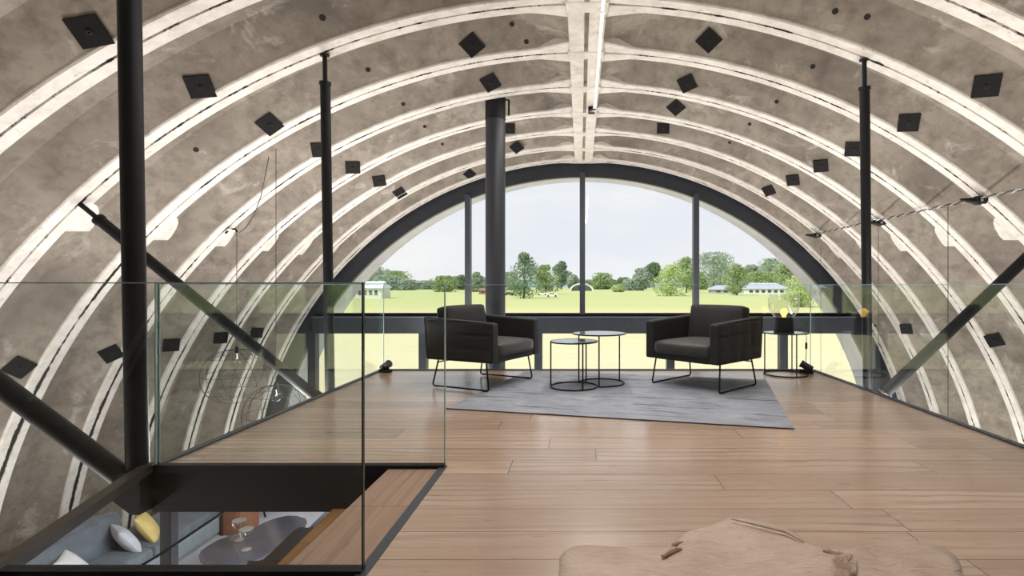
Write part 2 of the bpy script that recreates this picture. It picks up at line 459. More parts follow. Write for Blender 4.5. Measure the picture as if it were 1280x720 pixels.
# ------------------------------------------------------------------ front window
YW = 11.98
def ring(mb, r0, r1, y0, y1, ph=1.51, n=72, mm=0):
    V = []; Fc = []
    for k in range(n+1):
        a = -ph + 2*ph*k/n
        for (r, y) in ((r0,y0),(r1,y0),(r1,y1),(r0,y1)):
            x, z = arc(a, r); V.append((x, y, z))
    for k in range(n):
        for j in range(4):
            Fc.append((k*4+j, k*4+(j+1)%4, k*4+4+(j+1)%4, k*4+4+j))
    Fc.append((0,1,2,3)); Fc.append((n*4+3,n*4+2,n*4+1,n*4))
    mb.add(V, Fc, mm)
window = struct('window_1', (lambda m: (ring(m, 6.86, 7.30, YW, YW+.12), m)[1])(MB()), M['dark'])
def wpart(name, m, mat, **k): return obj(name, m, mat, window, **k)
def zin(x, r=6.95): return ZC + math.sqrt(r*r-(x-XC)**2)
for px in (585, 728, 870):
    x = (px-VX)*YW/F; m = MB(); m.box(x-.06, x+.06, YW-.06, YW+.12, .40, zin(x)); wpart('mullion', m, M['frame'], smooth=0)
for px in (391, 529, 673, 838, 979, 1094):
    x = (px-VX)*YW/F; m = MB(); m.box(x-.085, x+.085, YW-.06, YW+.12, ZG, .04); wpart('mullion', m, M['frame'], smooth=0)
hwb = math.sqrt(6.95**2-(0.2-ZC)**2)
m = MB(); m.box(XC-hwb, XC+hwb, YW-.16, YW+.12, .0, .345); wpart('transom', m, M['frame'], smooth=0, bevel=.01)
m = MB(); m.box(XC-hwb, XC+hwb, YW-.20, YW+.12, .345, .37); wpart('transom_highlight', m, M['frame_hilite'], smooth=0)  # strip coloured lighter for the highlight along the transom top
m = MB(); m.box(XC-hwb, XC+hwb, YW-.02, YW+.12, .37, .44); wpart('glazing_bar', m, M['black'], smooth=0)
m = MB(); m.box(XC-6.9, XC+6.9, YW-.06, YW+.12, ZG, ZG+.08); wpart('threshold', m, M['frame'], smooth=0)
# panes: one per light, upper row then lower row
def pane(x0, x1, z0, top, y=YW+.03):
    n = 14; m = MB(); V = []; Fc = []
    for k in range(n+1):
        x = x0+(x1-x0)*k/n
        zt = top if top is not None else zin(x, 6.9)
        zt = min(zt, zin(x, 6.9))
        if zt < z0: zt = z0+.001
        V += [(x, y, z0), (x, y, zt), (x, y+.02, z0), (x, y+.02, zt)]
    for k in range(n):
        a = k*4; b = a+4
        Fc += [(a,b,b+1,a+1), (a+2,a+3,b+3,b+2)]
    m.add(V, Fc); wpart('pane', m, M['pane'], smooth=0)
ux = [XC-5.75] + [(px-VX)*YW/F for px in (585,728,870)] + [XC+5.75]
for a, b in zip(ux, ux[1:]): pane(a, b, .44, None)
lx = [XC-6.85] + [(px-VX)*YW/F for px in (391,529,673,838,979,1094)] + [XC+6.85]
for a, b in zip(lx, lx[1:]): pane(a, b, ZG+.08, .0)
# the vault runs on outside the glass as a smooth canopy
m = MB(); ring(m, 6.98, 7.6, YW+.12, 13.2, ph=1.50); struct('roof', m, M['soffit'])

# rear end wall: closed low down, glazed above
YR = -4.6
m = MB(); V = []; Fc = []
m.box(-7.4, 7.4, YR-.3, YR, ZG-.1, 1.35)
n = 40
for k in range(n):
    a0 = -1.2+2.4*k/n; a1 = -1.2+2.4*(k+1)/n
    x0, z0 = arc(a0, 7.5); x1, z1 = arc(a1, 7.5); u0, w0 = arc(a0, 6.3); u1, w1 = arc(a1, 6.3)
    m.add([(x0,YR,z0),(x1,YR,z1),(u1,YR,w1),(u0,YR,w0)], [(0,1,2,3)])
struct('wall_rear', m, M['concrete'], smooth=0)

# ------------------------------------------------------------------ floors
XL, XR, YE = -2.50, 2.93, 6.74
SX0, SX1, SY0, SY1 = -2.50, -.775, 1.95, 3.15       # stairwell
m = MB()
for (a, b, c, d) in ((XL, XR, SY1, YE), (SX1, XR, SY0, SY1), (-5.0, XR, YR, SY0)):
    m.box(a, b, c, d, -.035, 0)
floor = struct('floor', m, M['floor'], smooth=0)
m = MB(); m.box(-7.4, 7.4, YR, YW+.12, ZG-.2, ZG); struct('floor', m, M['ground_floor'], smooth=0)
def trim(k, m, mat, **kw): return struct('trim_%d' % k, m, mat, **kw)
m = MB()                                              # steel slab edge beams
m.box(XL, XR, YE-.1, YE, -.27, -.036); m.box(XR-.1, XR, YR, YE-.1, -.27, -.036); m.box(XL, XL+.1, SY1+.1, YE-.1, -.27, -.036)
m.box(XL, SX1+.1, SY1, SY1+.1, -.27, -.036); m.box(SX1, SX1+.1, YR, SY1, -.27, -.036); m.box(XL+.1, XR-.1, SY1+.1, YE-.1, -.09, -.037)
m.box(SX1+.1, XR-.1, YR, SY1+.1, -.09, -.037); m.box(-5.0, SX1, SY0-.06, SY0, -.27, -.036); m.box(-5.0, SX1, YR, SY0-.06, -.09, -.037)
trim(1, m, M['black'], smooth=0)
m = MB()                                              # slanting edge flat along the open left side
a, b = Vector((-2.53, 3.16)), Vector((-2.09, 1.78)); dn = (b-a).normalized(); nn = Vector((-dn.y, dn.x))*.03
m.prism([a-nn, b-nn, b+nn, a+nn], -.035, .015); trim(2, m, plain('bronze_steel', srgb(50,44,36), .5, .1), smooth=0)
m = MB(); m.box(SX1-.045, SX1, SY0, SY1, -.035, .002); trim(3, m, M['channel'], smooth=0)

# ------------------------------------------------------------------ glass balustrade
GT, GH = .012, 1.062
def glass_panel(p0, p1, label, edges=(), chan=True, low=0.0, flush=False):
    p0 = Vector((p0[0], p0[1], 0)); p1 = Vector((p1[0], p1[1], 0)); L = (p1-p0).length
    rz = math.atan2(p1.y-p0.y, p1.x-p0.x)
    r = thing('glass_panel', label, 'glass balustrade', p0, rz, 'glass balustrade panels')
    m = MB(); m.box(.002, L-.002, -GT/2, GT/2, low+.012, GH-.004); obj('glass', m, M['glass'], r, smooth=0)
    m = MB(); m.box(.002, L-.002, -GT/2, GT/2, GH-.004, GH); obj('top_edge', m, M['gedge_hilite'], r, smooth=0)
    for e, mat in edges:
        x = 0 if e == 0 else L
        m = MB(); m.box(x-.003, x+.003, -GT/2-.001, GT/2+.001, low+.012, GH); obj('side_edge', m, mat, r, smooth=0)
    m = MB(); m.box(0, L, -.024, .024, low-.03 if not flush else low+.0005, low+.012); obj('base_channel', m, M['channel'] if chan else M['black'], r, smooth=0)
    return r
ED, EL = M['gedge'], M['gedge_hilite']
glass_panel((-3.4,1.985), (-.80,1.985), 'long clear glass guard panel nearest the camera, over the black lower rail', [(1, ED)], chan=False)
glass_panel((-2.47,3.14), (-.79,3.14), 'clear glass guard panel on the black beam across the far side of the stairwell', [(0, EL),(1, EL)], chan=False)
glass_panel((-2.47,3.16), (-2.47,4.92), 'side glass guard panel next to the thick round post', [(0, EL)], flush=True)
glass_panel((-2.47,4.93), (-2.47,6.70), 'side glass guard panel behind the slim leaning post near the left armchair', [], flush=True)
glass_panel((-2.45,6.71), (.02,6.71), 'end glass guard panel behind the left armchair', [(0, EL)], flush=True)
glass_panel((.03,6.71), (2.855,6.71), 'end glass guard panel behind the right armchair and lamp', [(1, EL)], flush=True)
glass_panel((2.872,6.70), (2.872,3.62), 'side glass guard panel beside the side table with the lamp', [], flush=True)
glass_panel((2.872,3.61), (2.872,.3), 'side glass guard panel at the right edge of the view', [], flush=True)

# ------------------------------------------------------------------ posts, struts, flue
def screw_post(base, top, r, label, jack=.3, name='steel_post', plate=True):
    base, top = Vector(base), Vector(top)
    t = thing(name, label, 'post' if 'post' in name else 'strut', base)
    d = (top-base); L = d.length; u = d.normalized()
    m = MB(); m.tube([base, base+u*(L-jack)], r, 20); obj('shaft', m, M['black'], t, world=True)
    if jack:
        m = MB(); m.tube([base+u*(L-jack-.02), base+u*(L-jack+.012)], r*1.18, 20); obj('collar', m, M['black'], t, world=True)
        m = MB(); m.tube([base+u*(L-jack), base+u*(L-.01)], r*.46, 12); obj('screw', m, M['black'], t, world=True)
        m = MB(); m.tube([base+u*(L-.02), base+u*L], r*.95, 12); obj('head_plate', m, M['black'], t, world=True)
    m = MB(); m.tube([base, base+u*.03], r*1.25, 20); obj('foot_ring', m, M['black'], t, world=True)
    return t
def zc(x, r=R): return ZC+math.sqrt(r*r-(x-XC)**2)
b = at(180, 590, 3.13); b.x = -2.575
tp = Vector((at(166, 0, 3.05).x, 3.05, zc(-2.56)))
screw_post((b.x, 3.14, -.2), (tp.x-.03, 3.05, zc(tp.x)), .0565, 'thick black round post at the stairwell corner, nearest the camera', jack=.22)
screw_post((-2.575, 5.55, -.2), (-2.475, 5.22, zc(-2.475)), .047, 'slim black post with screw tip near the left armchair', jack=.27)
screw_post((3.04, 5.72, -.2), (2.73, 5.2, zc(2.73)), .047, 'slim black post with screw tip near the lamp on the right', jack=.27)
screw_post((-2.54, 5.2, -.03), (-4.84, 5.2, 1.85), .05, 'black diagonal strut propping the left edge by the armchair', jack=.26, name='steel_strut')
screw_post((-2.60, 3.12, -.09), (-4.98, 3.08, 1.73), .058, 'thick black diagonal strut behind the stairwell corner', jack=.28, name='steel_strut')
screw_post((2.95, 5.25, .0), (4.86, 5.2, 1.86), .052, 'black diagonal strut rising from the right floor edge', jack=.26, name='steel_strut')
m = MB(); m.prism([(-2.71,-.13),(-2.62,-.02),(-2.50,-.01),(-2.50,-.25),(-2.55,-.25)], 3.06, 3.17); m.v = [Vector((v.x, v.z, v.y)) for v in m.v]; trim(4, m, M['black'], smooth=0)
t = thing('flue_pipe', 'thick dark round flue pipe rising behind the left armchair to the vault', 'flue pipe', (-1.205, 7.62, ZG))
zt = zc(-1.205, R+.2)
m = MB(); m.tube([(0,0,0),(0,0,1.5),(0,0,3.0),(0,0,6.33)], .139, 28); obj('pipe', m, M['flue'], t)
m = MB(); m.tube([(0,0,6.33),(0,0,zt-ZG)], .142, 28); obj('collar', m, M['black'], t)
m = MB(); m.tube([(.14,0,6.62),(.19,0,6.62),(.19,0,6.40)], .014, 8); obj('bracket', m, M['black'], t)

# ------------------------------------------------------------------ armchairs
def make_chair(label):
    t = thing('armchair', label, 'armchair', group='black velvet armchairs')
    W, D = .89, .83                        # local: x across, -y front
    def armshape(sg):
        def fn(q, p):
            yy = (q.y/D + .5)              # 0 front, 1 back
            if p[2] > 0: q.z += .045*yy*max(0, p[2])
            q.y += .035*yy*max(0,(q.z+.2)/.4)
            if p[0]*sg > .9:               # quilted outer face
                gx = abs(math.sin((q.y/D+.5)*PI*4)); gz = abs(math.sin(((q.z+.195)/.40)*PI*3))
                q.x += sg*.016*(min(1, gx*2.2)*min(1, gz*2.2) - 1)
            return q
        return fn
    for sg in (-1, 1):
        m = MB(); m.rbox((sg*(W/2-.055), 0, .475), (.11, D, .39), .022, 26, fn=armshape(sg)); obj('armrest', m, M['velvet'], t)
    m = MB()
    def bk(q, p):
        q.y += .05*max(0,(q.z+.2)/.4); return q
    m.rbox((0, D/2-.075, .49), (W-.20, .13, .40), .022, 10, fn=bk); obj('backrest', m, M['velvet'], t)
    Mb = Matrix.Translation((0, .272, .605)) @ Matrix.Rotation(math.radians(-11), 4, 'X')
    m = MB(); m.rbox((0,0,0), (W-.226, .15, .43), .03, 12, crown=(.0,.03,.008), M=Mb); obj('back_cushion', m, M['velvet'], t)
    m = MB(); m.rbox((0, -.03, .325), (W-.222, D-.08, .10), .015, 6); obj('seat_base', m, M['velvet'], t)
    m = MB(); m.rbox((0, -.075, .40), (W-.228, D-.14, .13), .035, 12, crown=(0,.014,.026)); obj('seat_cushion', m, M['velvet_toplit'], t)
    for sg in (-1, 1):
        x = sg*(W/2-.04); r = .0085
        pts = [(x-sg*.02,-.30,.30),(x,-.345,.03),(x,-.338,.014),(x,-.32,.0095),(x,.325,.0095),(x,.345,.014),(x,.352,.03),(x-sg*.02,.29,.30)]
        m = MB(); m.tube(pts, r, 8); obj('sled_leg', m, M['black'], t)
        for yy in (-.30,.30):
            m = MB(); m.box(x-.011,x+.011,yy-.025,yy+.025,0,.004); g = obj('glide', m, M['black'], t, smooth=0)
    m = MB(); m.tube([(-W/2+.05,.305,.25),(W/2-.05,.305,.25)], .007, 8); obj('stretcher', m, M['black'], t)
    return t
ch = make_chair('black velvet sled-leg armchair on the left, standing beside the flue pipe')
def chair_rot(fx, fy): return math.atan2(fy, fx) + PI/2
ch.matrix_basis = Matrix.Translation((-1.03, 5.78, .0125)) @ Matrix.Rotation(chair_rot(.9,-.44), 4, 'Z')
dup(ch, (1.29, 5.68, .013), chair_rot(-.72,-.69), 'black velvet sled-leg armchair on the right, beside the side table with the lamp')

# ------------------------------------------------------------------ tables
def ringtable(name, label, c, rr, rt, z, legs, a0=0, a1=360, topoff=(0,0), z0=.013, group=None):
    t = thing(name, label, 'side table', (c[0], c[1], z0), 0, group)
    rr -= .006
    if a1-a0 >= 360:
        pts = [(rr*math.cos(2*PI*k/56), rr*math.sin(2*PI*k/56), .008) for k in range(56)]
        m = MB(); m.tube(pts, .0075, 8, closed=True)
    else:
        pts = [(rr*math.cos(math.radians(a0+(a1-a0)*k/48)), rr*math.sin(math.radians(a0+(a1-a0)*k/48)), .008) for k in range(49)]
        m = MB(); m.tube(pts, .0075, 8)
    obj('base_ring', m, M['black'], t)
    for a in legs:
        a = math.radians(a); x, y = rr*math.cos(a), rr*math.sin(a)
        m = MB(); m.tube([(x,y,.008),(x,y,z-z0-.012)], .0075, 8); obj('leg', m, M['black'], t)
    m = MB(); m.lathe([(rt-.004,z-z0-.014),(rt,z-z0-.012),(rt,z-z0-.001),(rt-.006,z-z0),(rt-.008,z-z0-.003)], 56, c=(topoff[0],topoff[1],0)); obj('rim', m, M['black'], t)
    m = MB(); m.lathe([(rt-.0085,z-z0-.012),(rt-.0085,z-z0-.002)], 56, c=(topoff[0],topoff[1],0)); obj('tabletop', m, M['tabletop'], t)
    return t
ringtable('nesting_table', 'lower round nesting table with black wire legs, between the armchairs', (-.07,5.53), .245, .245, .485, (175,-68,58), group='round nesting tables')
ringtable('nesting_table', 'taller round nesting table with open base, behind the lower one', (.215,5.73), .25, .285, .55, (165,-97,33), -97, 165, (-.02,0), group='round nesting tables')
ringtable('round_table', 'round wire-legged side table carrying the glass lamp', (2.42,6.38), .25, .255, .50, (178,-82,52), z0=0)

# lamp on the side table
t = thing('table_lamp', 'lit glass table lamp with black tapered base on the side table', 'lamp', (2.40,6.38,.50))
m = MB(); m.lathe([(.112,0),(.116,.006),(.106,.17),(.10,.178),(.03,.18),(.03,.165)], 36); obj('base', m, M['black'], t)
m = MB(); prof = [(.098,.176),(.128,.205),(.158,.25),(.172,.30),(.178,.345),(.174,.40),(.163,.445)]
m.lathe(prof + [(r-.003, z) for r, z in reversed(prof)], 40); sh = obj('glass_shade', m, M['lampglass'], t)
m = MB(); m.lathe([(.02,.178),(.022,.195),(.034,.212),(.040,.236),(.034,.262),(.018,.276),(0.001,.280)], 20); obj('bulb', m, M['amber'], t)
m = MB(); pc = [(.10,.02,.02),(.20,.02,.03),(.262,.02,.012),(.275,.02,-.06),(.265,.0,-.16),(.25,-.03,-.26),(.235,-.05,-.38),(.26,-.03,-.485),(.33,.0,-.494)]
m.tube(pc, .004, 6); cd = obj('cord', m, M['wire'], t)
m = MB(); m.tube([(.262,-.005,-.12),(.262,-.005,-.13),(.255,-.02,-.19),(.253,-.022,-.20)], [.006,.013,.013,.006], 10); obj('switch', m, M['black'], cd)

# little floor spotlights in the two far corners
def spot_or_fill(loc, rz, label):
    t = thing('floor_spotlight', label, 'spotlight', loc, rz, 'floor spotlights')
    m = MB(); m.rbox((0,0,.018), (.15,.09,.036), .01, 5); obj('base', m, M['black'], t)
    Mr = Matrix.Translation((0.0,0,.075)) @ Matrix.Rotation(math.radians(62), 4, 'Y')
    m = MB(); m.lathe([(.03,-.07),(.04,-.06),(.042,.055),(.047,.06),(.047,.075),(.040,.075)], 22, M=Mr.to_3x3(), c=(0,0,.075)); obj('head', m, M['dark'], t)
    m = MB(); m.lathe([(.040,.068),(.0,.070)], 22, M=Mr.to_3x3(), c=(0,0,.075)); obj('lens', m, M['wire_light'], t)
    for sg in (-1,1):
        m = MB(); m.box(-.014,.014,sg*.044-.003,sg*.044+.003,.03,.088); obj('bracket', m, M['black'], t, smooth=0)
    return t
u1 = spot_or_fill((-2.37,6.55,0), -.5, 'small black spotlight on the floor in the far left glass corner')
dup(u1, (2.72,6.50,0), 2.6, 'small black spotlight on the floor behind the lamp table')

# ------------------------------------------------------------------ rugs
tr = NT('grey_rug'); co = tr.coord(scale=(1,1,1))
mp = tr.new('ShaderNodeMapping'); mp.inputs['Scale'].default_value = (1.1,9,1); tr.link(co, mp.inputs[0])
base = tr.ramp(tr.noise(co, 2.2, 5, .6), [(.3, srgb(122,126,136)), (.7, srgb(160,163,172))])
st = tr.ramp(tr.noise(mp.outputs[0], 1.7, 5, .68, .6), [(.55, G4(0)), (.62, G4(.85))])
col = tr.mix(st, base, srgb(70,74,84)); tr.base(col); tr.p.inputs['Roughness'].default_value = .8
tr.bump(tr.noise(co, 160, 2), .3, .003)
nl, nr = on(558,511.5), on(993,537)
ax = (nr-nl).normalized(); ay = Vector((-ax.y, ax.x, 0)); L = (nr-nl).length
t = thing('area_rug', 'grey-blue streaked area rug under the tables and the right armchair', 'rug', nl, math.atan2(ax.y, ax.x))
m = MB(); m.rbox((L/2,1.045,.006), (L,2.09,.0115), .005, 4); obj('pile', m, tr.m, t)
m = MB(); m.box(.0,L,-.003,.006,.0,.0095); obj('hem', m, plain('rug_hem', srgb(58,54,56), .8), t, smooth=0)

tc = NT('cowhide'); co = tc.coord()
cc = tc.ramp(tc.noise(co, 2.2, 5, .6, .4), [(.25, srgb(158,134,118)), (.5, srgb(182,160,142)), (.75, srgb(200,182,166))])
mp = tc.new('ShaderNodeMapping'); mp.inputs['Scale'].default_value = (8,17,1); mp.inputs['Rotation'].default_value = (0,0,.5); tc.link(co, mp.inputs[0])
cc = tc.mix(tc.ramp(tc.noise(mp.outputs[0], 2, 4, .7), [(.55, G4(0)), (.8, G4(.5))]), cc, srgb(120,98,84))
tc.base(cc); tc.p.inputs['Roughness'].default_value = .75; tc.p.inputs['Sheen Weight'].default_value = .2
tc.bump(tc.noise(mp.outputs[0], 1.2, 5, .65, .5), .55, .035)
zo = [(45,188),(44,178),(58,160),(85,148),(120,143),(160,145),(235,150),(255,160),(290,168),(330,172),(345,158),(362,148),(380,128),(396,112),(415,102),(460,92),(500,76),(535,63),(565,66),(600,72),(645,80),(690,92),(720,110),(745,130),(775,145),(800,156),(830,158),(880,168),(905,158),(930,144),(965,132),(1010,129),(1060,130),(1105,138),(1145,152),(1172,170),(1186,190),(1195,229)]
outl = [on(680+x/2.2857, 620+y/2.2857, .004) for x, y in zo]
outl = [(p.x, p.y) for p in outl]
back = [(1.28,1.72),(1.18,1.55),(1.05,1.45),(.95,1.30),(.98,1.10),(.9,.95),(.72,.9),(.55,.84),(.3,.80),(.15,.9),(.05,1.05),(.08,1.25),(.02,1.45),(-.08,1.6),(-.10,1.75),(-.08,1.9)]
poly = outl + back
# fill: rings shrinking to the centre
cx = sum(p[0] for p in poly)/len(poly); cy = sum(p[1] for p in poly)/len(poly)
cx, cy = .62, 1.55
def hz(x, y, f):
    w = .010*math.sin(9*x+2.3*math.sin(5*y)) + .007*math.sin(17*y+4*x) + .005*math.sin(31*x-12*y)
    return .012 + max(-.006, w)*(.4+.8*f)
NR = 16; V = []; Fc = []; n = len(poly)
for k in range(NR+1):
    f = 1-(k/NR)
    for (x, y) in poly:
        X, Y = cx+(x-cx)*f, cy+(y-cy)*f; e = .8 if k == 0 else 1
        V.append((X, Y, .004 if k == 0 else max(.006, hz(X, Y, f))))
for k in range(NR):
    for i in range(n): Fc.append((k*n+i, k*n+(i+1)%n, (k+1)*n+(i+1)%n, (k+1)*n+i))
t = thing('cowhide_rug', 'pale tan cowhide rug lying on the planks in the foreground', 'rug', (cx,cy,0))
m = MB(); m.add(V, [tuple(reversed(f)) for f in Fc]); h = obj('hide', m, tc.m, t, world=True, smooth=80)
so = h.modifiers.new('thick', 'SOLIDIFY'); so.thickness = .004; so.offset = 1
m = MB()
rr = random.Random(3)
for k in range(300):                                    # tuft of dark hair at the fold
    q = on(680+(818+rr.random()*62)/2.2857, 620+(160+rr.random()*66)/2.2857, .040)
    a = rr.uniform(-.9,.9)-PI/2; l = rr.uniform(.015,.035); w = .0011
    e = Vector((math.cos(a)*l, math.sin(a)*l, rr.uniform(.0,.014))); s = Vector((-math.sin(a), math.cos(a), 0))*w
    m.add([q-s, q+s, q+e], [(0,1,2)])
obj('hair_tuft', m, plain('brown_hair', srgb(172,148,126), .8, 0, .4, 30), t, world=True, smooth=0)
def fold(pts, r):
    m = MB(); P = [on(680+x/2.2857, 620+y/2.2857, .026) for x, y in pts]
    m.tube(P, r, 8); obj('fold', m, tc.m, t, world=True)
fold([(338,172),(352,160),(372,152),(395,150)], [.006,.013,.012,.003])
fold([(350,165),(362,140),(380,134),(400,132)], [.004,.011,.010,.003])
fold([(418,104),(436,106),(452,112),(470,122)], [.008,.012,.008,.002])
fold([(796,156),(815,158),(840,166),(865,170)], [.004,.013,.016,.006])
fold([(882,164),(884,185),(884,205),(882,226)], [.008,.014,.014,.010])
fold([(535,65),(600,80),(690,102),(742,130)], [.003,.005,.006,.003])

# ------------------------------------------------------------------ wire lights
LX, LZ = 4.58, 2.05
t = thing('wire_track', 'twisted low-voltage cable strung along the right ribs', 'cable', (LX, 10.7, LZ))
for k, mat in ((0, 'wire_light'), (1, 'wire')):
    pts = [(LX+.011*math.cos(y*26+k*PI), y, LZ+.02*math.sin((10.6-y)*.7)*.3+.011*math.sin(y*26+k*PI)) for y in [1.2+9.5*i/420 for i in range(421)]]
    m = MB(); m.tube(pts, .0075, 6); obj('strand', m, M[mat], t, world=True)
def spot(loc, label):
    t = thing('spot_lamp', label, 'spotlight', loc, 0, 'black spot lamps on the cable')
    m = MB(); m.tube([(.10,0,0),(.06,0,0)], .045, 16); obj('mount', m, M['black'], t)
    m = MB(); m.tube([(.075,-.0,-.0),(.03,0,-.005),(-.02,0,-.008),(-.03,0,-.009),(-.19,0,.006)], [.030,.056,.052,.040,.012], 18); obj('head', m, M['black'], t)
    m = MB(); m.lathe([(.018,0),(.0,.004)], 14, c=(.02,-.058,-.008), M=Matrix.Rotation(PI/2,3,'X')); obj('lens', m, M['wire_light'], t)
    m = MB(); m.tube([(.06,0,0),(.06,0,.06)], .006, 8); obj('clip', m, M['black'], t)
    return t
s0 = spot(tuple(at(1221,250,6.22)), 'black cone spot lamp on the right cable, nearest of three')
dup(s0, tuple(at(1098,278,8.40)), 0, 'black cone spot lamp just right of the right post, middle of three')
dup(s0, tuple(at(1019,294,10.5)), 0, 'black cone spot lamp by the window arch, farthest of three')

def pendant(top, zb, label, cage=.43, group='pendant bulbs'):
    top = Vector(top); t = thing('pendant_lamp', label, 'pendant lamp', (top.x, top.y, zb), 0, group); Lc = top.z-zb
    m = MB(); m.tube([(0,0,.12),(0,0,Lc)], .0045, 6); obj('cord', m, M['wire'], t)
    m = MB(); m.lathe([(.008,.14),(.022,.13),(.024,.06),(.018,.05)], 14); obj('socket', m, M['black'], t)
    m = MB(); m.lathe([(.018,.055),(.03,.035),(.058,.0),(.066,-.03),(.056,-.065),(.03,-.088),(.001,-.095)], 20); b = obj('bulb', m, M['lampglass'], t)
    m = MB(); m.tube([(0,0,.05),(.012,0,.0),(-.012,0,-.03),(.012,0,-.03),(0,0,.04)], .004, 6); obj('filament', m, M['warm'], b)
    if cage:
        m = MB()
        for k in range(14):
            a = 2*PI*k/14
            m.tube([(cage*math.sin(u)**.8*math.cos(a+.25*u), cage*math.sin(u)**.8*math.sin(a+.25*u), .10-.36*(1-math.cos(u))) for u in [.05+PI*.86*i/14 for i in range(15)]], .0028, 5)
        for u in (.8,1.5,2.2,2.75):
            m.tube([(cage*math.sin(u)**.8*math.cos(2*PI*i/40), cage*math.sin(u)**.8*math.sin(2*PI*i/40), .10-.36*(1-math.cos(u))) for i in range(40)], .0028, 5, closed=True)
        obj('wire_shade', m, M['wire'], t)
    return t
pendant(at(296,289,7.35), at(297,446,7.35).z, 'caged pendant bulb hanging left of the diagonal strut')
pendant(at(345,186,6.45), at(347,492,6.45).z, 'caged pendant bulb hanging low behind the strut foot, by the floor edge', cage=.36)
for px, py, d, pl in ((1185,256,6.7,'long pendant cord between the right strut and cable, nearest of three'), (1098,284,8.42,'pendant cord below the middle spot lamp on the right'), (1026,309,10.55,'pendant cord below the farthest spot lamp by the window arch')):
    pendant(at(px,py,d), -1.3, pl, cage=0)
t = thing('cable_hook', 'short black hook holding a pendant cord on a left rib', 'hook', tuple(at(292,287,7.35)))
m = MB(); m.tube([(.05,0,-.03),(.02,0,.01),(-.06,0,-.0),(-.11,0,-.05)], .014, 8); obj('bar', m, M['black'], t)
m = MB(); m.lathe([(.04,-.02),(.05,0),(.03,.02)], 14, c=(-.05,.02,.0)); obj('mount', m, M['white'], t)
m = MB(); P = [at(336,196,6.5), at(331,222,6.6), at(326,246,6.8), at(318,268,7.0), at(308,284,7.2), at(299,291,7.33)]
m.tube(P, .005, 6); setp(obj('feed_cable', m, M['wire'], origin=tuple(P[-1])), 'thin feed cable looping from the vault down to the left hook', 'cable')
m = MB(); m.tube([(XC+.15, 1.5, zr-.055),(XC+.15, 8.0, zr-.055)], .015, 12)
t = thing('light_line', 'white light line running along the vault ridge', 'light', (XC+.15, 8.0, zr-.07))
obj('tube', m, M['tubelight'], t, world=True)
for y in (3.2, 5.2, 7.4, 7.98):
    m = MB(); m.box(XC+.12, XC+.18, y-.015, y+.015, zr-.08, zr-.028); obj('clip', m, M['white'], t, world=True, smooth=0)
t = thing('conduit_box', 'small dark box at the end of the ridge light line', 'junction box', (XC+.1, 8.05, zr-.13))
m = MB(); m.box(-.05,.05,-.03,.05,0,.09); obj('box', m, M['plate'], t, smooth=0, bevel=.006)
m = MB(); m.tube([(.05,0,.05),(.09,-.1,.06),(.1,-.2,.06)], .008, 6); obj('cable', m, M['wire'], t)

# ------------------------------------------------------------------ lower floor
# stairs: winding dark treads under the ledge
t = thing('winder_stair', 'brown wooden stair treads going down beneath the ledge', 'stair', (-1.4, 2.6, ZG))
def tread(pts, z, th, mat):
    m = MB(); m.prism([(on(x,y,z).x, on(x,y,z).y) for x, y in pts], z-th, z); obj('tread', m, mat, t, world=True, smooth=0)
m = MB(); m.box(-1.11, SX1-.046, 2.013, SY1-.036, -.05, -.008); obj('tread', m, M['ledge'], t, world=True, smooth=0)
tread([(330,722),(416,636),(500,636),(420,722)], -.19, .03, M['tread'])
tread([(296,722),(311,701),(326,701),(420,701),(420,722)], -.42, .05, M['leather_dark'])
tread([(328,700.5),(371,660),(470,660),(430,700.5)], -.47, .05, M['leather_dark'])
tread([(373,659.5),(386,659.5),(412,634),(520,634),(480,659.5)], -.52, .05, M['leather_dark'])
m = MB(); m.box(-1.16,-1.10, 2.05, 3.1, ZG, -.58); obj('stringer', m, M['black'], t, world=True, smooth=0)
t = thing('steel_column', 'square dark steel column below the black beam', 'column', tuple(at(211.5, 357, 3.34))[:2] + (ZG,))
m = MB(); m.box(-.034,.034,-.034,.034,.0,2.68); obj('shaft', m, M['dark'], t, smooth=0, bevel=.004)
m = MB(); m.box(-.09,.09,-.07,.07,0,.012); obj('base_plate', m, M['black'], t, smooth=0)
m = MB(); m.prism([(-.034,-.038),(.10,-.038),(.10,.0),(-.034,.0)], 2.62, 2.68); obj('bracket', m, M['black'], t, smooth=0)
m = MB(); P = [at(150,723,3.26), at(205,690,3.28), at(296,628,3.28)]; P[2].z = -.27
m.tube(P, .008, 8); setp(obj('tie_rod', m, M['black'], origin=tuple(P[0])), 'thin black tie rod slanting past the steel column', 'rod')

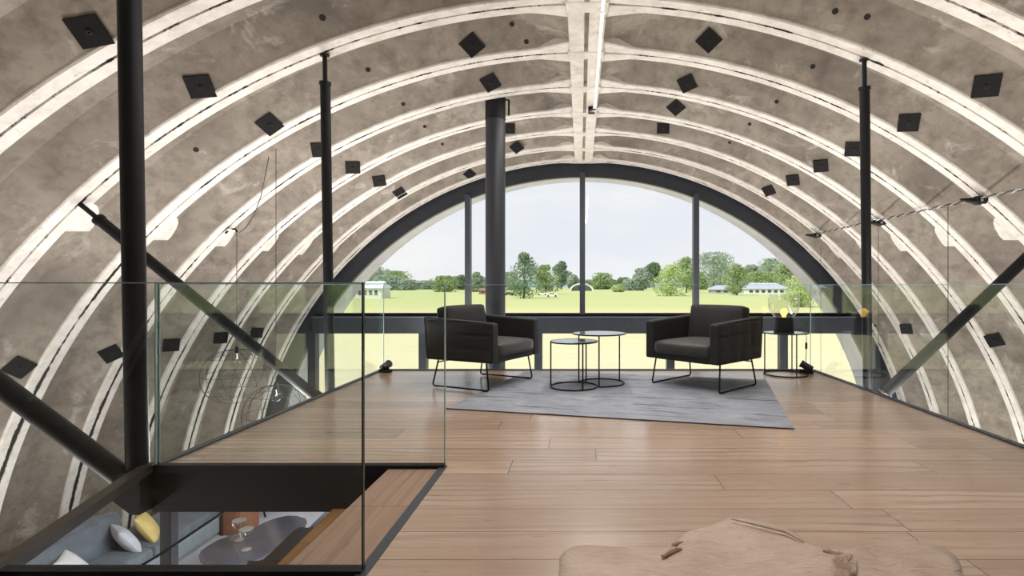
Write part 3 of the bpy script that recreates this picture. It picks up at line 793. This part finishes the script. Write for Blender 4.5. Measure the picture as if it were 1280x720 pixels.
ZS = -2.57
t = thing('corner_sofa', 'long blue-grey sofa against the lower left vault wall', 'sofa', (-6.2, 7.6, ZG))
def sp(name, m, mat, **k): return obj(name, m, mat, t, world=True, **k)
m = MB(); m.rbox((-6.28,7.4,ZG+.17), (.98,3.2,.26), .03, 8); sp('plinth', m, M['sofa_light'])
for yc, L in ((6.6,1.5),(8.1,1.45)):
    def wr(q, p):
        if p[2] > .5: q.z += .014*math.sin(q.y*34+2*math.sin(q.x*6))*(.5+.5*math.sin(q.x*5+q.y*2))
        return q
    m = MB(); m.rbox((-6.23,yc,ZG+.35), (.85,L,.17), .045, 18, crown=(0,0,.03), fn=wr); sp('seat_cushion', m, M['sofa'])
for yc, L in ((6.55,2.1),):
    def wr2(q, p):
        q.x += .016*math.sin(q.y*26+2*q.z*8)*(.6+.4*math.sin(q.y*5)); q.z += .014*math.sin(q.y*19); return q
    Mb = Matrix.Translation((-6.50,yc,ZG+.60)) @ Matrix.Rotation(math.radians(-16), 4, 'Y')
    m = MB(); m.rbox((0,0,0), (.26,L*.97,.52), .09, 18, crown=(.05,0,.03), M=Mb, fn=wr2); sp('back_cushion', m, M['sofa'])
m = MB(); m.rbox((-6.28,8.93,ZG+.30), (.98,.2,.30), .05, 8); sp('armrest', m, M['sofa_light'])
def pillow(loc, rot, size, mat, label, name='cushion'):
    t = thing(name, label, 'cushion', loc, 0, 'cushions on the lower sofa')
    def pf(q, p):
        k = (1-abs(p[0])**3)*(1-abs(p[1])**3); q.z = p[2]*size[2]/2*(.08+.92*k**.6)
        q.x *= 1 - .10*(1-abs(p[0]))*0 - .07*(1-abs(p[1])**2); q.y *= 1-.07*(1-abs(p[0])**2); return q
    Mr = Matrix.Rotation(rot[2],4,'Z') @ Matrix.Rotation(rot[1],4,'Y') @ Matrix.Rotation(rot[0],4,'X')
    m = MB(); m.rbox((0,0,0), (size[0],size[1],.1), .001, 16, fn=pf, M=Mr); obj('cover', m, mat, t, smooth=60)
    return t
pillow((-6.13,7.28,ZS+.20), (0,1.0,.9), (.44,.44,.17), M['linen'], 'pale lilac-grey cushion leaning on the lower sofa in front of the mustard one')
pillow((-6.12,7.62,ZS+.22), (0,1.05,.6), (.48,.46,.17), M['mustard'], 'mustard yellow cushion on the lower sofa')
tp = NT('leaf_print'); co = tp.coord(); vor = tp.new('ShaderNodeTexVoronoi'); vor.inputs['Scale'].default_value = 6.5; tp.link(co, vor.inputs['Vector'])
tp.base(tp.ramp(vor.outputs['Distance'], [(.26, srgb(96,104,112)), (.32, srgb(222,222,222))])); tp.p.inputs['Roughness'].default_value = .85
pillow(tuple(on(92,712,ZS+.18)), (0,.9,.5), (.46,.46,.16), tp.m, 'white cushion with grey leaf print, low on the sofa near the camera')
pillow(tuple(on(18,713,ZS+.2)), (0,1.0,.3), (.42,.42,.16), M['linen'], 'pale cushion at the near end of the lower sofa, by the floor edge')

# pebble-shaped coffee table and glasses
zt = ZG+.38
pz = [(365,500),(380,470),(420,440),(490,400),(560,375),(640,350),(720,325),(800,282),(880,252),(960,236),(1030,238),(1075,252),(1088,278),(1075,310),(1030,345),(960,395),(880,455),(790,515),(700,550),(600,575),(490,582),(410,565),(372,535)]
po = [on(180+x/5.333, 600+y/5.333, zt) for x, y in pz]
t = thing('coffee_table', 'pebble-shaped dark smoked coffee table on the lower floor', 'coffee table', (po[4].x, po[4].y, ZG))
m = MB(); m.prism([(p.x,p.y) for p in reversed(po)], zt-.025, zt); obj('tabletop', m, M['smoked'], t, world=True, smooth=0, bevel=.006)
ctr = sum(po, Vector())/len(po)
for i in (1, 6, 12, 17, 20):
    p = ctr+(po[i]-ctr)*.82; m = MB(); m.tube([(p.x,p.y,ZG),(p.x,p.y,zt-.02)], .012, 8); obj('leg', m, M['black'], t, world=True)
t = thing('wine_glass', 'clear stemmed glass on the coffee table, nearer of two', 'glass', tuple(on(308,687,zt)), 0, 'stemmed glasses on the coffee table')
m = MB(); m.lathe([(.055,0),(.05,.006),(.008,.014)], 24); obj('foot', m, M['wire_light'], t)
m = MB(); m.lathe([(.008,.012),(.006,.06),(.007,.13)], 12); obj('stem', m, M['lampglass'], t)
m = MB(); m.lathe([(.007,.13),(.04,.145),(.066,.175),(.074,.215),(.072,.235),(.068,.235),(.066,.2),(.04,.153),(.002,.14)], 28); obj('bowl', m, M['lampglass'], t)
m = MB(); m.lathe([(.072,.232),(.074,.238),(.069,.238)], 28); obj('rim', m, M['wire_light'], t)
m = MB(); m.lathe([(.058,-.0005),(.062,.003),(.0,.004)], 20); obj('foot_reflection', m, M['red_tint'], t)  # red disc stands in for the reflection below the foot
t.scale = (1.2,1.2,1.2)
dup(t, tuple(on(299,675,zt)), 0, 'clear stemmed glass on the coffee table, farther of two', scale=1.2)
# brown block stool, chair beyond
p = on(289,670,ZG)
t = thing('leather_pouffe', 'tall tan leather block seat beside the lower sofa', 'pouffe', p, -.15)
m = MB(); m.rbox((0,.2,.26), (.34,.42,.52), .02, 6); obj('body', m, M['leather'], t)
m = MB(); m.rbox((-.165,.2,.26), (.06,.44,.53), .01, 5); obj('side_panel', m, M['leather_dark'], t)
p = on(327,641,ZG)
t = thing('lounge_chair', 'dark lounge chair with black star legs under the black beam', 'chair', p, .4)
for a in (20, 110, 200, 290):
    a = math.radians(a); m = MB(); m.tube([(.02*math.cos(a),.02*math.sin(a),.14),(.27*math.cos(a),.27*math.sin(a),.015)], [.02,.014], 8); obj('leg', m, M['black'], t)
m = MB(); m.tube([(0,0,.12),(0,0,.38)], .025, 10); obj('column', m, M['black'], t)
m = MB(); m.rbox((0,0,.43), (.52,.50,.12), .05, 8, crown=(0,0,.03)); obj('seat', m, M['sofa'], t)
m = MB(); m.rbox((0,.22,.72), (.50,.11,.55), .05, 8, crown=(0,.02,0)); obj('backrest', m, M['sofa'], t)

# ------------------------------------------------------------------ outdoors
GO = ZG-.05
tg = NT('meadow'); co = tg.coord()
sep = tg.new('ShaderNodeSeparateXYZ'); tg.link(co, sep.inputs[0])
n1 = tg.noise(tg.coord(scale=(.012,.03,1)), 1, 5, .6); n2 = tg.noise(tg.coord(scale=(.25,.6,1)), 1, 6, .7)
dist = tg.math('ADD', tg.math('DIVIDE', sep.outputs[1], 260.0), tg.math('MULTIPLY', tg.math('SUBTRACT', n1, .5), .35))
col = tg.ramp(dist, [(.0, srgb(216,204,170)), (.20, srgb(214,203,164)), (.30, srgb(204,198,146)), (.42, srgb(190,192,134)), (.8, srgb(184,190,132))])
col = tg.mix(tg.ramp(n2, [(.38, G4(0)), (.75, G4(.45))]), col, srgb(190,184,130))
wv = tg.noise(tg.coord(scale=(.006,.09,1)), 1, 3, .6, 1.2)
col = tg.mix(tg.ramp(wv, [(.60, G4(0)), (.66, G4(.55))]), col, srgb(214,202,158))
tg.base(col); tg.p.inputs['Roughness'].default_value = .95; tg.p.inputs['Specular IOR Level'].default_value = .1
m = MB(); N = 40
V = []; Fc = []
ys = [12.3+1300*(k/N)**2.2 for k in range(N+1)]; xs = [-900+1800*k/24 for k in range(25)]
for y in ys:
    for x in xs: V.append((x, y, GO))
for a in range(N):
    for b_ in range(24): Fc.append((a*25+b_, a*25+b_+1, (a+1)*25+b_+1, (a+1)*25+b_))
m.add(V, Fc)
m.box(-900, 900, -300, 12.3, GO-.3, GO)
struct('ground', m, tg.m, smooth=0)
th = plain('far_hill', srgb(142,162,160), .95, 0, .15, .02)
m = MB(); V = []; Fc = []
for k in range(61):
    x = -760+k*24; z = 13+5*math.sin(k*.33)+3*math.sin(k*.9+1)
    if k > 24: z *= .85
    V += [(x, 1050, GO-.5), (x, 1100, z), (x, 1240, GO-.5)]
for k in range(60):
    for j in range(2): Fc.append((k*3+j, k*3+j+1, k*3+j+4, k*3+j+3))
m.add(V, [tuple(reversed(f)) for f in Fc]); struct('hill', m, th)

def leafmat(name, a, b):
    t = NT(name); n = t.noise(t.coord(), .7, 3, .6)
    c = t.ramp(n, [(.3, a), (.7, b)]); t.base(c); t.p.inputs['Roughness'].default_value = .8; t.p.inputs['Specular IOR Level'].default_value = .15
    tl = t.new('ShaderNodeBsdfTranslucent'); t.link(c, tl.inputs[0]); mx = t.new('ShaderNodeMixShader'); mx.inputs[0].default_value = .35
    t.link(t.p.outputs[0], mx.inputs[1]); t.link(tl.outputs[0], mx.inputs[2]); t.link(mx.outputs[0], t.out.inputs[0]); return t.m
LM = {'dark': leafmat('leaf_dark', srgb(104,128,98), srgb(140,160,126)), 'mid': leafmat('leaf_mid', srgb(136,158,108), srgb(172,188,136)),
      'pale': leafmat('leaf_pale', srgb(166,186,124), srgb(202,214,158)), 'far': leafmat('leaf_far_hazed', srgb(144,162,142), srgb(176,190,166))}  # leaf greens lightened to stand in for distance haze
M['bark'] = plain('bark', srgb(104,92,78), .9)
NTREE = [0]
def tree(px, top, base, w, kind, label, conic=0.0, low=.12, dmax=420):
    NTREE[0] += 1
    d = F*(H-GO)/max(.5, base-VY) if base > 364.6 else 440+34*(NTREE[0]*3 % 8)
    sc_ = d/F; w *= 1.55
    x = (px-VX)*sc_; h = (H-(top-VY)*sc_) - GO; rw = w*sc_/2
    t = thing('tree', label, 'tree', (x, d, GO), 0, 'trees beyond the window')
    r = random.Random(int(px*7+top)); m = MB()
    lobes = []
    for k in range(22):
        f = r.random(); z = h*(low+.10+(.82-low)*f); wid = rw*(1-conic*f)*math.sin(PI*(.14+.80*f))**.55
        a = r.uniform(0, 2*PI); q = wid*.62*math.sqrt(r.random())
        lobes.append((Vector((q*math.cos(a), q*math.sin(a), z)), wid*r.uniform(.32,.52)+h*.03))
    lobes.append((Vector((0,0,h*.90)), rw*(.34-.2*conic)))
    ls = max(.55*sc_*2.0, h*.018)
    for k in range(3600):
        c, rad = r.choice(lobes)
        v = Vector((r.gauss(0,1), r.gauss(0,1), r.gauss(0,1))).normalized()*rad*r.uniform(.70,1.04); v.z *= .85
        p = c+v
        if p.z > h: p.z = h - r.random()*.05*h
        nrm = (v.normalized()+Vector((r.gauss(0,.5),r.gauss(0,.5),r.gauss(0,.5)))).normalized()
        e1 = nrm.orthogonal().normalized(); e2 = nrm.cross(e1); s = ls*r.uniform(.6,1.3)
        m.add([p+e1*s, p+e2*s*.7, p-e1*s, p-e2*s*.7], [(0,1,2,3)])
    obj('crown', m, LM[kind], t, smooth=0)
    m = MB(); m.tube([(0,0,0),(0.01*h,0,h*.35),(0,0.01*h,h*.75)], [h*.022+.08, h*.016+.05, h*.006+.02], 8); obj('trunk', m, M['bark'], t)
TREES = [
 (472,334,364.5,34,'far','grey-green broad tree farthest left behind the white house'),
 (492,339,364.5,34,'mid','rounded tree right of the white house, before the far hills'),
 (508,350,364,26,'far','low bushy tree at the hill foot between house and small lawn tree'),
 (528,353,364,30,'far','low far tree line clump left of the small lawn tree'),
 (556,345,365,28,'mid','small round lawn tree behind the near glass edge, left of the mullion'),
 (577,344,364,16,'dark','slim dark tree against the left mullion'),
 (596,340,365,16,'far','thin pale tree between the left mullion and the flue'),
 (655,315,373,44,'dark','tall dense dark tree right of the flue pipe'),
 (682,331,368,26,'mid','lighter tree leaning on the tall dense one'),
 (702,326,362,24,'dark','pointed dark tree left of the middle mullion'),
 (716,343,362,12,'far','small far tree beside the middle mullion'),
 (752,341,363,24,'mid','round tree just right of the middle mullion'),
 (767,350,362,12,'dark','small dark shrub-like tree right of the round one'),
 (779,347,363,18,'dark','low dark tree between the round tree and pale willow'),
 (773,356,365,12,'pale','small pale tree in front of the low dark one'),
 (801,335,363,16,'far','grey-green upright tree left of the pale willow'),
 (818,328,363,22,'dark','tall dark tree behind the pale willow'),
 (838,331,370,36,'pale','big pale willow-like tree left of the right mullion'),
 (858,321,366,30,'mid','tall tree just left of the right mullion'),
 (892,315,363,44,'far','largest broad tree right of the right mullion'),
 (921,329,369,24,'mid','green lawn tree in front of the hip-roofed house'),
 (940,331,362,24,'far','grey-green tree behind the roof ridge of the hip-roofed house'),
 (964,323,362,36,'far','wide tree behind the right end of the hip-roofed house'),
 (986,328,364,30,'mid','tree by the gable right of the hip-roofed house'),
 (1001,344,384,36,'pale','pale leafy tree nearest the window, at the right arch'),
 (1022,330,368,30,'mid','tree glimpsed through the lower right of the arch'),
]
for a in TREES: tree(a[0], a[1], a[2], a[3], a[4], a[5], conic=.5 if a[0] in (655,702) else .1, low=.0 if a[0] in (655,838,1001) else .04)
M['wallw'] = plain('render_wall', srgb(226,226,226), .8); M['roofg'] = plain('grey_roof', srgb(172,178,188), .7); M['dkglass'] = plain('dark_window', srgb(70,76,82), .2)
M['roofp'] = plain('pale_roof', srgb(220,230,236), .6)
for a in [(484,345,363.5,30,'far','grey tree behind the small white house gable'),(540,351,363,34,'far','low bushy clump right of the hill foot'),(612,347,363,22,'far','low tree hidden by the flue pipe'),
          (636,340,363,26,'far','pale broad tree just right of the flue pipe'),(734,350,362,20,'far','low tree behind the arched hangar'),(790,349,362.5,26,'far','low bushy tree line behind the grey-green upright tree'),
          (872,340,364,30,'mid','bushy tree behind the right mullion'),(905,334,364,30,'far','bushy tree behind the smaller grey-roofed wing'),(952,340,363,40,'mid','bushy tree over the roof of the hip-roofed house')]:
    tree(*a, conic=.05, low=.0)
def house(x0, x1, ytop, yeave, base, depth, label, wallmat, roofmat, nwin, hip=.5, name='house'):
    d = F*(H-GO)/(base-VY); s = d/F; w = (x1-x0)*s; zt = (base-ytop)*s; ze = (base-yeave)*s
    t = thing(name, label, 'house', ((x0-VX)*s, d, GO))
    m = MB(); m.box(.06*w, .94*w, 0, depth, 0, ze); wl = obj('wall', m, wallmat, t, smooth=0)
    m = MB(); hx = w*hip/2
    m.add([(0,-.6,ze),(w,-.6,ze),(w,depth+.6,ze),(0,depth+.6,ze),(hx,depth/2,zt),(w-hx,depth/2,zt)], [(0,1,5,4),(1,2,5),(2,3,4,5),(3,0,4),(3,2,1,0)])
    obj('roof', m, roofmat, t, smooth=0)
    for k in range(nwin):
        x = w*(.14+.72*(k+.5)/nwin); ww = w*.22/nwin
        m = MB(); m.box(x-ww, x+ww, -.08, .05, ze*.3, ze*.78); wn = obj('window', m, M['dkglass'], t, smooth=0)
        m = MB()
        for q in (-ww-.06, ww): m.box(x+q, x+q+.06, -.1, .05, ze*.26, ze*.8)
        m.box(x-ww-.06, x+ww+.06, -.1, .05, ze*.8, ze*.84); m.box(x-ww-.06, x+ww+.06, -.1, .05, ze*.24, ze*.28); obj('frame', m, M['white'], wn, smooth=0)
    return t
house(926, 990, 353.5, 361, 367.8, 9, 'low house with grey hip roof behind the lawn tree on the right', M['wallw'], M['roofg'], 6)
house(888, 926, 356.5, 362, 367.3, 8, 'smaller grey-roofed wing left of the hip-roofed house', plain('grey_wall', srgb(178,176,168), .8), M['roofg'], 3)
house(441, 479, 351.5, 360, 373.0, 8, 'pale white house at the left end of the window', M['wallw'], M['roofp'], 4, hip=.2)
house(598, 609, 360.5, 363, 368.0, 5, 'small red-brown shed between the left mullion and the flue', plain('red_boards', srgb(168,112,92), .8), plain('red_roof', srgb(150,110,98), .8), 1, hip=.05, name='shed')
# white arched hangar
d = F*(H-GO)/(363.6-VY); s = d/F
t = thing('arched_hangar', 'distant white arched hangar with dark mouth behind the middle mullion', 'hangar', ((727-VX)*s, d, GO))
def archring(r0, r1, y0, y1, sq):
    m = MB(); V = []; Fc = []; n = 24
    for k in range(n+1):
        a = PI*k/n
        for (r, y) in ((r0,y0),(r1,y0),(r1,y1),(r0,y1)): V.append((r*math.cos(a), y, r*math.sin(a)*sq))
    for k in range(n):
        for j in range(4): Fc.append((k*4+j, k*4+4+j, k*4+4+(j+1)%4, k*4+(j+1)%4))
    Fc += [(3,2,1,0), (n*4,n*4+1,n*4+2,n*4+3)]; return m.add(V, Fc)
obj('shell', archring(13*s, 15.5*s, 0, 25, .62), M['wallw'], t)
m = MB(); m.prism([(13*s*math.cos(PI*k/24), 13*s*.62*math.sin(PI*k/24)) for k in range(25)], 0, .3); 
m.v = [Vector((v.x, 3+v.z, v.y)) for v in m.v]; obj('end_wall', m, plain('hangar_front', srgb(126,134,138), .8), t, smooth=0)
m = MB(); m.box(-4*s, 4*s, 2.8, 3.1, 0, 5*s); obj('door', m, M['dkglass'], t, smooth=0)
# parked cars
def car(px, base, label, mat):
    d = F*(H-GO)/(base-VY); s = d/F
    t = thing('car', label, 'car', ((px-VX)*s, d, GO), 0, 'parked cars on the field')
    prof = [(-2.1,.35),(-2.15,.75),(-1.3,.92),(-.8,1.42),(.7,1.45),(1.5,.98),(2.1,.9),(2.15,.38)]
    m = MB(); m.prism([(x,z) for x, z in prof], -.85, .85); m.v = [Vector((v.x, v.z, v.y)) for v in m.v]; obj('body', m, mat, t, smooth=0, bevel=.06)
    m = MB(); m.prism([(-1.12,.95),(-.72,1.34),(.62,1.37),(1.25,1.0)], -.87, .87); m.v = [Vector((v.x, v.z, v.y)) for v in m.v]; obj('window', m, M['dkglass'], t, smooth=0)
    for x in (-1.35, 1.35):
        for y in (-.85, .7):
            m = MB(); m.tube([(x,y-.02,.33),(x,y+.17,.33)], .33, 16); obj('wheel', m, M['black'], t)
    return t
car(690, 371.0, 'white parked car right of the tall dense tree', M['white'])
car(636, 369.5, 'dark parked car just right of the flue pipe', M['dark'])
car(678, 369.0, 'white parked car half behind the tall dense tree', M['white'])

# ------------------------------------------------------------------ light
w = bpy.data.worlds.new('sky'); sc.world = w; w.use_nodes = True; nt = w.node_tree; nd = nt.nodes; bg = nd['Background']
tcn = nd.new('ShaderNodeTexCoord'); sepn = nd.new('ShaderNodeSeparateXYZ'); nt.links.new(tcn.outputs['Generated'], sepn.inputs[0])
rp = nd.new('ShaderNodeValToRGB'); e = rp.color_ramp.elements; e[0].position = .0; e[0].color = (.95,.96,1.0,1); e[1].position = .6; e[1].color = (.62,.76,.98,1)
q = e.new(.18); q.color = (.84,.90,1.0,1)
nt.links.new(sepn.outputs[2], rp.inputs[0])
mpn = nd.new('ShaderNodeMapping'); mpn.inputs['Scale'].default_value = (1.2,1.2,4.5); nt.links.new(tcn.outputs['Generated'], mpn.inputs[0])
no = nd.new('ShaderNodeTexNoise'); no.inputs['Scale'].default_value = 2.2; no.inputs['Detail'].default_value = 5; nt.links.new(mpn.outputs[0], no.inputs['Vector'])
cr = nd.new('ShaderNodeValToRGB'); cr.color_ramp.elements[0].position = .42; cr.color_ramp.elements[1].position = .68; nt.links.new(no.outputs['Fac'], cr.inputs[0])
mxn = nd.new('ShaderNodeMix'); mxn.data_type = 'RGBA'; nt.links.new(cr.outputs[0], mxn.inputs[0]); nt.links.new(rp.outputs[0], mxn.inputs[6]); mxn.inputs[7].default_value = (1,1,1,1)
nt.links.new(mxn.outputs[2], bg.inputs[0]); bg.inputs[1].default_value = .95
def lamp(name, typ, loc, energy, col=(1,1,1), rot=None, **k):
    l = bpy.data.lights.new(name, typ); l.energy = energy; l.color = col
    for a, b in k.items(): setattr(l, a, b)
    o = bpy.data.objects.new(name, l); o.location = loc
    if rot: o.rotation_euler = rot
    C.objects.link(o); return o
sun = lamp('sun', 'SUN', (-40,-60,80), 4.6, (1,.96,.88), angle=.02)
sun.rotation_euler = Vector((.55,.45,-.85)).to_track_quat('-Z','Y').to_euler()
# added fill lamps low in the side voids, facing up to brighten the vault
UP = (1,.975,.945)
lamp('spot_or_fill', 'AREA', (-6.15, 3.0, ZG+.06), 260, UP, (PI,0,0), shape='RECTANGLE', size=.9, size_y=5)
lamp('spot_or_fill', 'AREA', (-5.2, 11.0, ZG+.06), 60, UP, (PI,0,0), shape='RECTANGLE', size=1.6, size_y=1.4)
lamp('spot_or_fill', 'AREA', (5.6, 5.9, ZG+.06), 270, UP, (PI,0,0), shape='RECTANGLE', size=1.2, size_y=10)
# unseen fill lamps added along the slab edges to lift the upper vault
lamp('edge_fill', 'AREA', (-3.15, 7.6, -.35), 240, UP, (PI,math.radians(12),0), shape='RECTANGLE', size=.3, size_y=7.2)
lamp('edge_fill', 'AREA', (3.25, 6.0, -.35), 240, UP, (PI,math.radians(-12),0), shape='RECTANGLE', size=.3, size_y=10.5)
lamp('ridge_light', 'AREA', (XC+.15, 4.75, zr-.082), 190, (1,.97,.93), (0,0,0), shape='RECTANGLE', size=.05, size_y=6.5)
lamp('lower_fill', 'AREA', (-1.5, 5.7, -.33), 380, (.9,.95,1), (0,0,0), shape='RECTANGLE', size=2, size_y=1.8)  # added fill lamp under the slab, brightens the lower floor
# warm glow of the bulb in the table lamp
lamp('lamp_glow', 'POINT', (2.40,6.38,.74), 3, (1,.6,.25), shadow_soft_size=.04)

# ------------------------------------------------------------------ camera and output
cam = bpy.data.cameras.new('camera'); co_ = bpy.data.objects.new('camera', cam); C.objects.link(co_)
co_.location = (0,0,H); co_.rotation_euler = (PI/2,0,0)
cam.sensor_width = 36; cam.lens = F/1280*36; cam.shift_x = -(VX-640)/1280; cam.shift_y = -(360-VY)/1280; cam.clip_end = 3000; cam.clip_start = .05
sc.camera = co_
sc.view_settings.view_transform = 'Standard'; sc.view_settings.look = 'None'; sc.view_settings.exposure = 0; sc.view_settings.gamma = 1
sc.view_settings.use_curve_mapping = False
cy = sc.cycles; cy.max_bounces = 10; cy.diffuse_bounces = 6; cy.glossy_bounces = 5; cy.transparent_max_bounces = 40; cy.caustics_reflective = False; cy.caustics_refractive = False
cy.sample_clamp_indirect = 4
